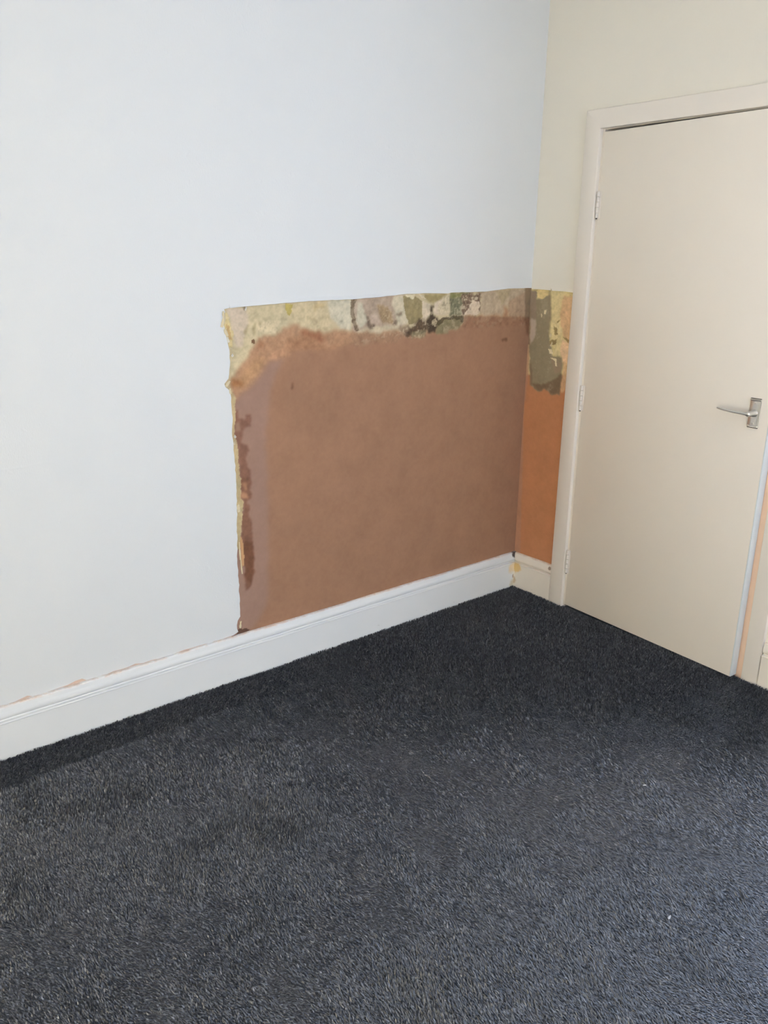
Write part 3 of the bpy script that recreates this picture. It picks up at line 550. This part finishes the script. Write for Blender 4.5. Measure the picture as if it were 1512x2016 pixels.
# ------------------------------------------------------------------ door, slightly ajar: local x along the leaf from the hinge, local y into the room
AJAR = 0.0557; DW, DT = 0.8275, 0.040
door = bpy.data.objects.new('door_1', None); C.objects.link(door); door.location = (-0.008, D_HINGE, 0)
tag(door, 'plain flush warm-tinted door standing slightly ajar', 'door', kind='structure')
ux = Vector((-math.sin(AJAR), -math.cos(AJAR), 0)); uy = Vector((-math.cos(AJAR), math.sin(AJAR), 0))
door.matrix_world = Matrix(((ux.x, uy.x, 0, -0.008), (ux.y, uy.y, 0, D_HINGE), (0, 0, 1, 0), (0, 0, 0, 1)))
# (local x, local y, z) is left handed here, so meshes are recalculated after placing
def dchild(name, bm, mat, parent=door, ang=40):
    o = link(name, bm, mat, parent); b2 = bmesh.new(); b2.from_mesh(o.data); bmesh.ops.recalc_face_normals(b2, faces=b2.faces[:]); b2.to_mesh(o.data); b2.free(); return smooth(o, ang)
dchild('leaf', box(bmesh.new(), 0.0, DW - 0.004, -DT, 0.0, 0.012, 1.990, 0.0018), M['door'])
dchild('lipping', box(bmesh.new(), DW - 0.0042, DW, -DT + 0.0005, -0.0005, 0.0122, 1.9898, 0.0008), M['door_edge'])
# latch plate on the edge
dchild('latch_plate', box(bmesh.new(), DW, DW + 0.0012, -0.031, -0.009, 0.945, 1.085), M['alu'])
# hinges: painted knuckles and a leaf let into the edge
for i, (za_, zb_) in enumerate(((1.675, 1.776), (0.905, 1.012), (0.165, 0.275))):
    h = bmesh.new(); n = 5; L = zb_ - za_
    for q in range(n):
        a = za_ + L * q / n + 0.0012; b = za_ + L * (q + 1) / n - 0.0012
        tube(h, [(-0.0035, 0.003, a), (-0.0035, 0.003, b)], [0.0062, 0.0062], 12)
    o = dchild('hinge', h, M['hinge'])
    l = bmesh.new(); box(l, -0.010, 0.010, -0.0015, 0.0008, za_, zb_, 0.0004); dchild('hinge_leaf', l, M['hinge'], o)
    p = bmesh.new(); tube(p, [(-0.0035, 0.003, za_ - 0.003), (-0.0035, 0.003, za_ + 0.002)], [0.003, 0.0042], 10); dchild('hinge_pin', p, M['dark'], o)

# lever handle: back plate with rolled ends, boss, tapering lever
HX = DW - 0.058; HZ = 1.012
hb = bmesh.new()
prof = [(-0.0495, 0.0), (-0.0495, 0.0055), (-0.0475, 0.0078), (-0.0445, 0.0072), (-0.0425, 0.0048), (-0.030, 0.0042), (0.030, 0.0042), (0.0425, 0.0048), (0.0445, 0.0072), (0.0475, 0.0078), (0.0495, 0.0055), (0.0495, 0.0)]
rows = []
for sx in np.linspace(-0.0195, 0.0195, 7):
    e = 1.0 if abs(sx) < 0.018 else 0.6
    rows.append([hb.verts.new((HX + sx, d * e, HZ + zz)) for zz, d in prof])
for i in range(6):
    for j in range(len(prof) - 1): hb.faces.new((rows[i][j], rows[i][j + 1], rows[i + 1][j + 1], rows[i + 1][j]))
hb.faces.new(rows[0]); hb.faces.new(list(reversed(rows[-1])))
handle = dchild('handle_plate', hb, M['alu'], ang=30)
b = bmesh.new(); tube(b, [(HX, 0.003, HZ), (HX, 0.010, HZ), (HX, 0.016, HZ), (HX, 0.040, HZ), (HX, 0.046, HZ), (HX, 0.049, HZ)], [0.0135, 0.0125, 0.0095, 0.0092, 0.0085, 0.005], 18)
dchild('boss', b, M['alu'], handle, 50)
b = bmesh.new()
tube(b, [(HX + 0.007, 0.041, HZ), (HX, 0.0425, HZ), (HX - 0.02, 0.044, HZ + 0.001), (HX - 0.05, 0.046, HZ + 0.002), (HX - 0.085, 0.046, HZ + 0.004), (HX - 0.108, 0.043, HZ + 0.0055), (HX - 0.118, 0.040, HZ + 0.006), (HX - 0.121, 0.038, HZ + 0.006)],
     [0.006, 0.0085, 0.0085, 0.0082, 0.0078, 0.0070, 0.0050, 0.0015], 14, 0.62)
dchild('lever', b, M['alu'], handle, 50)
for dz in (0.036, -0.036):
    b = bmesh.new(); tube(b, [(HX, 0.0030, HZ + dz), (HX, 0.0052, HZ + dz), (HX, 0.0058, HZ + dz)], [0.0042, 0.0040, 0.0028], 12); dchild('screw', b, M['alu'], handle, 50)
for dz in (0.0505, -0.0505):
    b = bmesh.new(); box(b, HX - 0.019, HX + 0.019, 0.0, 0.004, HZ + dz - 0.0012, HZ + dz + 0.0012); dchild('plate_end_line', b, M['dark'], handle)  # dark line across each end of the back plate

# ------------------------------------------------------------------ carpet pile: bent tufts, lay varies like trodden pile
def pile():
    poly = [(-3.05, -0.022), (-0.022, -0.022), (-0.022, -1.75), (-1.05, -2.35), (-1.75, -2.35), (-3.05, -1.25)]
    rest = [(-3.6, -0.022), (-0.022, -0.022), (-0.022, -3.2), (-3.6, -3.2)]
    out = []
    for (step, keep) in ((0.0033, 'near'), (0.0043, 'far'), (0.0062, 'rest')):
        gx = np.arange(-3.6, 0.0, step); gy = np.arange(-3.2, -0.01, step); X, Y = np.meshgrid(gx, gy, indexing='ij')
        X = X.ravel() + rng.uniform(-.5, .5, X.size) * step; Y = Y.ravel() + rng.uniform(-.5, .5, Y.size) * step
        d = np.hypot(X + 2.83, Y + 2.45); m = (d < 2.05) if keep == 'near' else (d >= 2.05) if keep == 'far' else (d > -1)
        X, Y = X[m], Y[m]; m = (inside(X, Y, poly) if keep != 'rest' else inside(X, Y, rest) & ~inside(X, Y, poly)) & (X < -0.022) & (Y < -0.022)
        m &= ~((X > -0.055) & (Y < D_HINGE + 0.1)) | (X < -0.026)
        out.append((X[m], Y[m], np.full(m.sum(), step)))
    X = np.concatenate([o[0] for o in out]); Y = np.concatenate([o[1] for o in out]); ST = np.concatenate([o[2] for o in out]); n = len(X)
    big = vnoise(X, Y, 2.2, 51, 3); mid = vnoise(X, Y, 9.0, 52, 3); fine = vnoise(X, Y, 40, 53, 2)
    near = np.clip((1.0 - np.hypot((X + 0.90) / 1.90, (Y + 2.2) / 1.45)) / 0.5, 0, 1)          # walked-flat pile by the window
    far = np.clip((np.hypot(X + 2.83, Y + 2.45) - 2.25) / 0.9, 0, 1) * np.clip((Y + 2.0) / 0.6, 0, 1)                        # pile stands up and taller towards the door, shaped to darken the far floor
    lay = 2.05 + 1.9 * far + 2.4 * big * (1 - 0.8 * near) + 1.6 * mid * (1 - 0.35 * near) + 1.0 * fine + rng.normal(0, 0.45, n)
    lean = np.clip(0.70 + 0.56 * near - 0.72 * far + (1.2 * mid + 0.9 * big) * (1 - 0.4 * near) + rng.normal(0, 0.18, n), 0.05, 1.30)
    edge = np.clip((Y + 0.185) / 0.02, 0, 1) * np.clip((-1.15 - X) / 0.5, 0, 1)      # strip by the wall brushed the other way
    sw = rng.random(n) < edge
    lay = np.where(sw, -1.5 + rng.normal(0, 0.4, n), lay); lean = np.where(sw, 0.50 + rng.normal(0, .12, n), lean)
    hgt = (0.0085 + 0.0018 * near + 0.002 * far + 0.0014 * rng.standard_normal(n)) * (ST / 0.0036) ** 0.3
    base_z = 0.0008 + 0.006 * np.exp(-((Y + 0.200) / 0.018) ** 2) * np.clip((-1.1 - X) / 0.6, 0, 1)
    wd = ST * rng.uniform(0.5, 0.95, n)
    yaw = lay + np.pi / 2 + rng.normal(0, 0.55, n); ax, ay = np.cos(yaw), np.sin(yaw); lx, ly = np.cos(lay), np.sin(lay)
    sl, cl = np.sin(lean), np.cos(lean)
    P = np.empty((n, 5, 3)); half = wd / 2
    mx, my, mz = X + lx * hgt * .5 * sl * .6, Y + ly * hgt * .5 * sl * .6, base_z + hgt * .55 * np.maximum(cl, .35)
    tx, ty, tz = X + lx * hgt * sl, Y + ly * hgt * sl, base_z + hgt * np.maximum(cl, .28)
    for i, (cx_, cy_, cz_, s) in enumerate(((X, Y, base_z, -1), (X, Y, base_z, 1), (mx, my, mz, 1.15), (mx, my, mz, -1.15))):
        P[:, i, 0] = cx_ + ax * half * s; P[:, i, 1] = cy_ + ay * half * s; P[:, i, 2] = cz_
    P[:, 4, 0], P[:, 4, 1], P[:, 4, 2] = tx, ty, tz
    P[:, :, 0] = np.minimum(P[:, :, 0], -0.0005); P[:, :, 1] = np.minimum(P[:, :, 1], -0.0005)
    b = (np.arange(n) * 5)[:, None]
    loops = np.concatenate([b + np.array([[0, 1, 2, 3]]), b + np.array([[3, 2, 4]])], 1).ravel()
    tot = np.tile(np.array([4, 3]), n); start = np.concatenate([[0], np.cumsum(tot)[:-1]])
    me = bpy.data.meshes.new('carpet_pile')
    me.vertices.add(n * 5); me.vertices.foreach_set('co', P.ravel().astype(np.float32))
    me.loops.add(len(loops)); me.loops.foreach_set('vertex_index', loops.astype(np.int32))
    me.polygons.add(2 * n); me.polygons.foreach_set('loop_start', start.astype(np.int32))
    me.update()
    print('tufts', n)
    o = link('carpet_pile', me, M['carpet'], floor); o['kind'] = 'stuff'; o['label'] = 'short dense charcoal carpet pile'
    return o
pile()

# lint on the carpet
def lint(x, y, s, label, rz):
    bm = bmesh.new(); bmesh.ops.create_icosphere(bm, subdivisions=2, radius=1)
    for v in bm.verts:
        r = 1 + random.uniform(-.3, .3); v.co = Vector((v.co.x * s * 1.6 * r, v.co.y * s * 0.6 * r, v.co.z * s * 0.35 * r))
    o = link('lint_fleck', bm, M['lint']); o.location = (x, y, 0.0095); o.rotation_euler = (0, 0, rz)
    return tag(o, label, 'lint')
lint(-0.808, -0.113, 0.0022, 'tiny white lint fleck on the carpet close to the white skirting board', 0.4)
lint(-0.892, -1.338, 0.0040, 'tiny pale lint fleck on the dark carpet in front of the door', -0.6)
lint(-1.294, -1.675, 0.0050, 'tiny grey lint fleck on the bluish carpet nearest the viewer', 0.2)
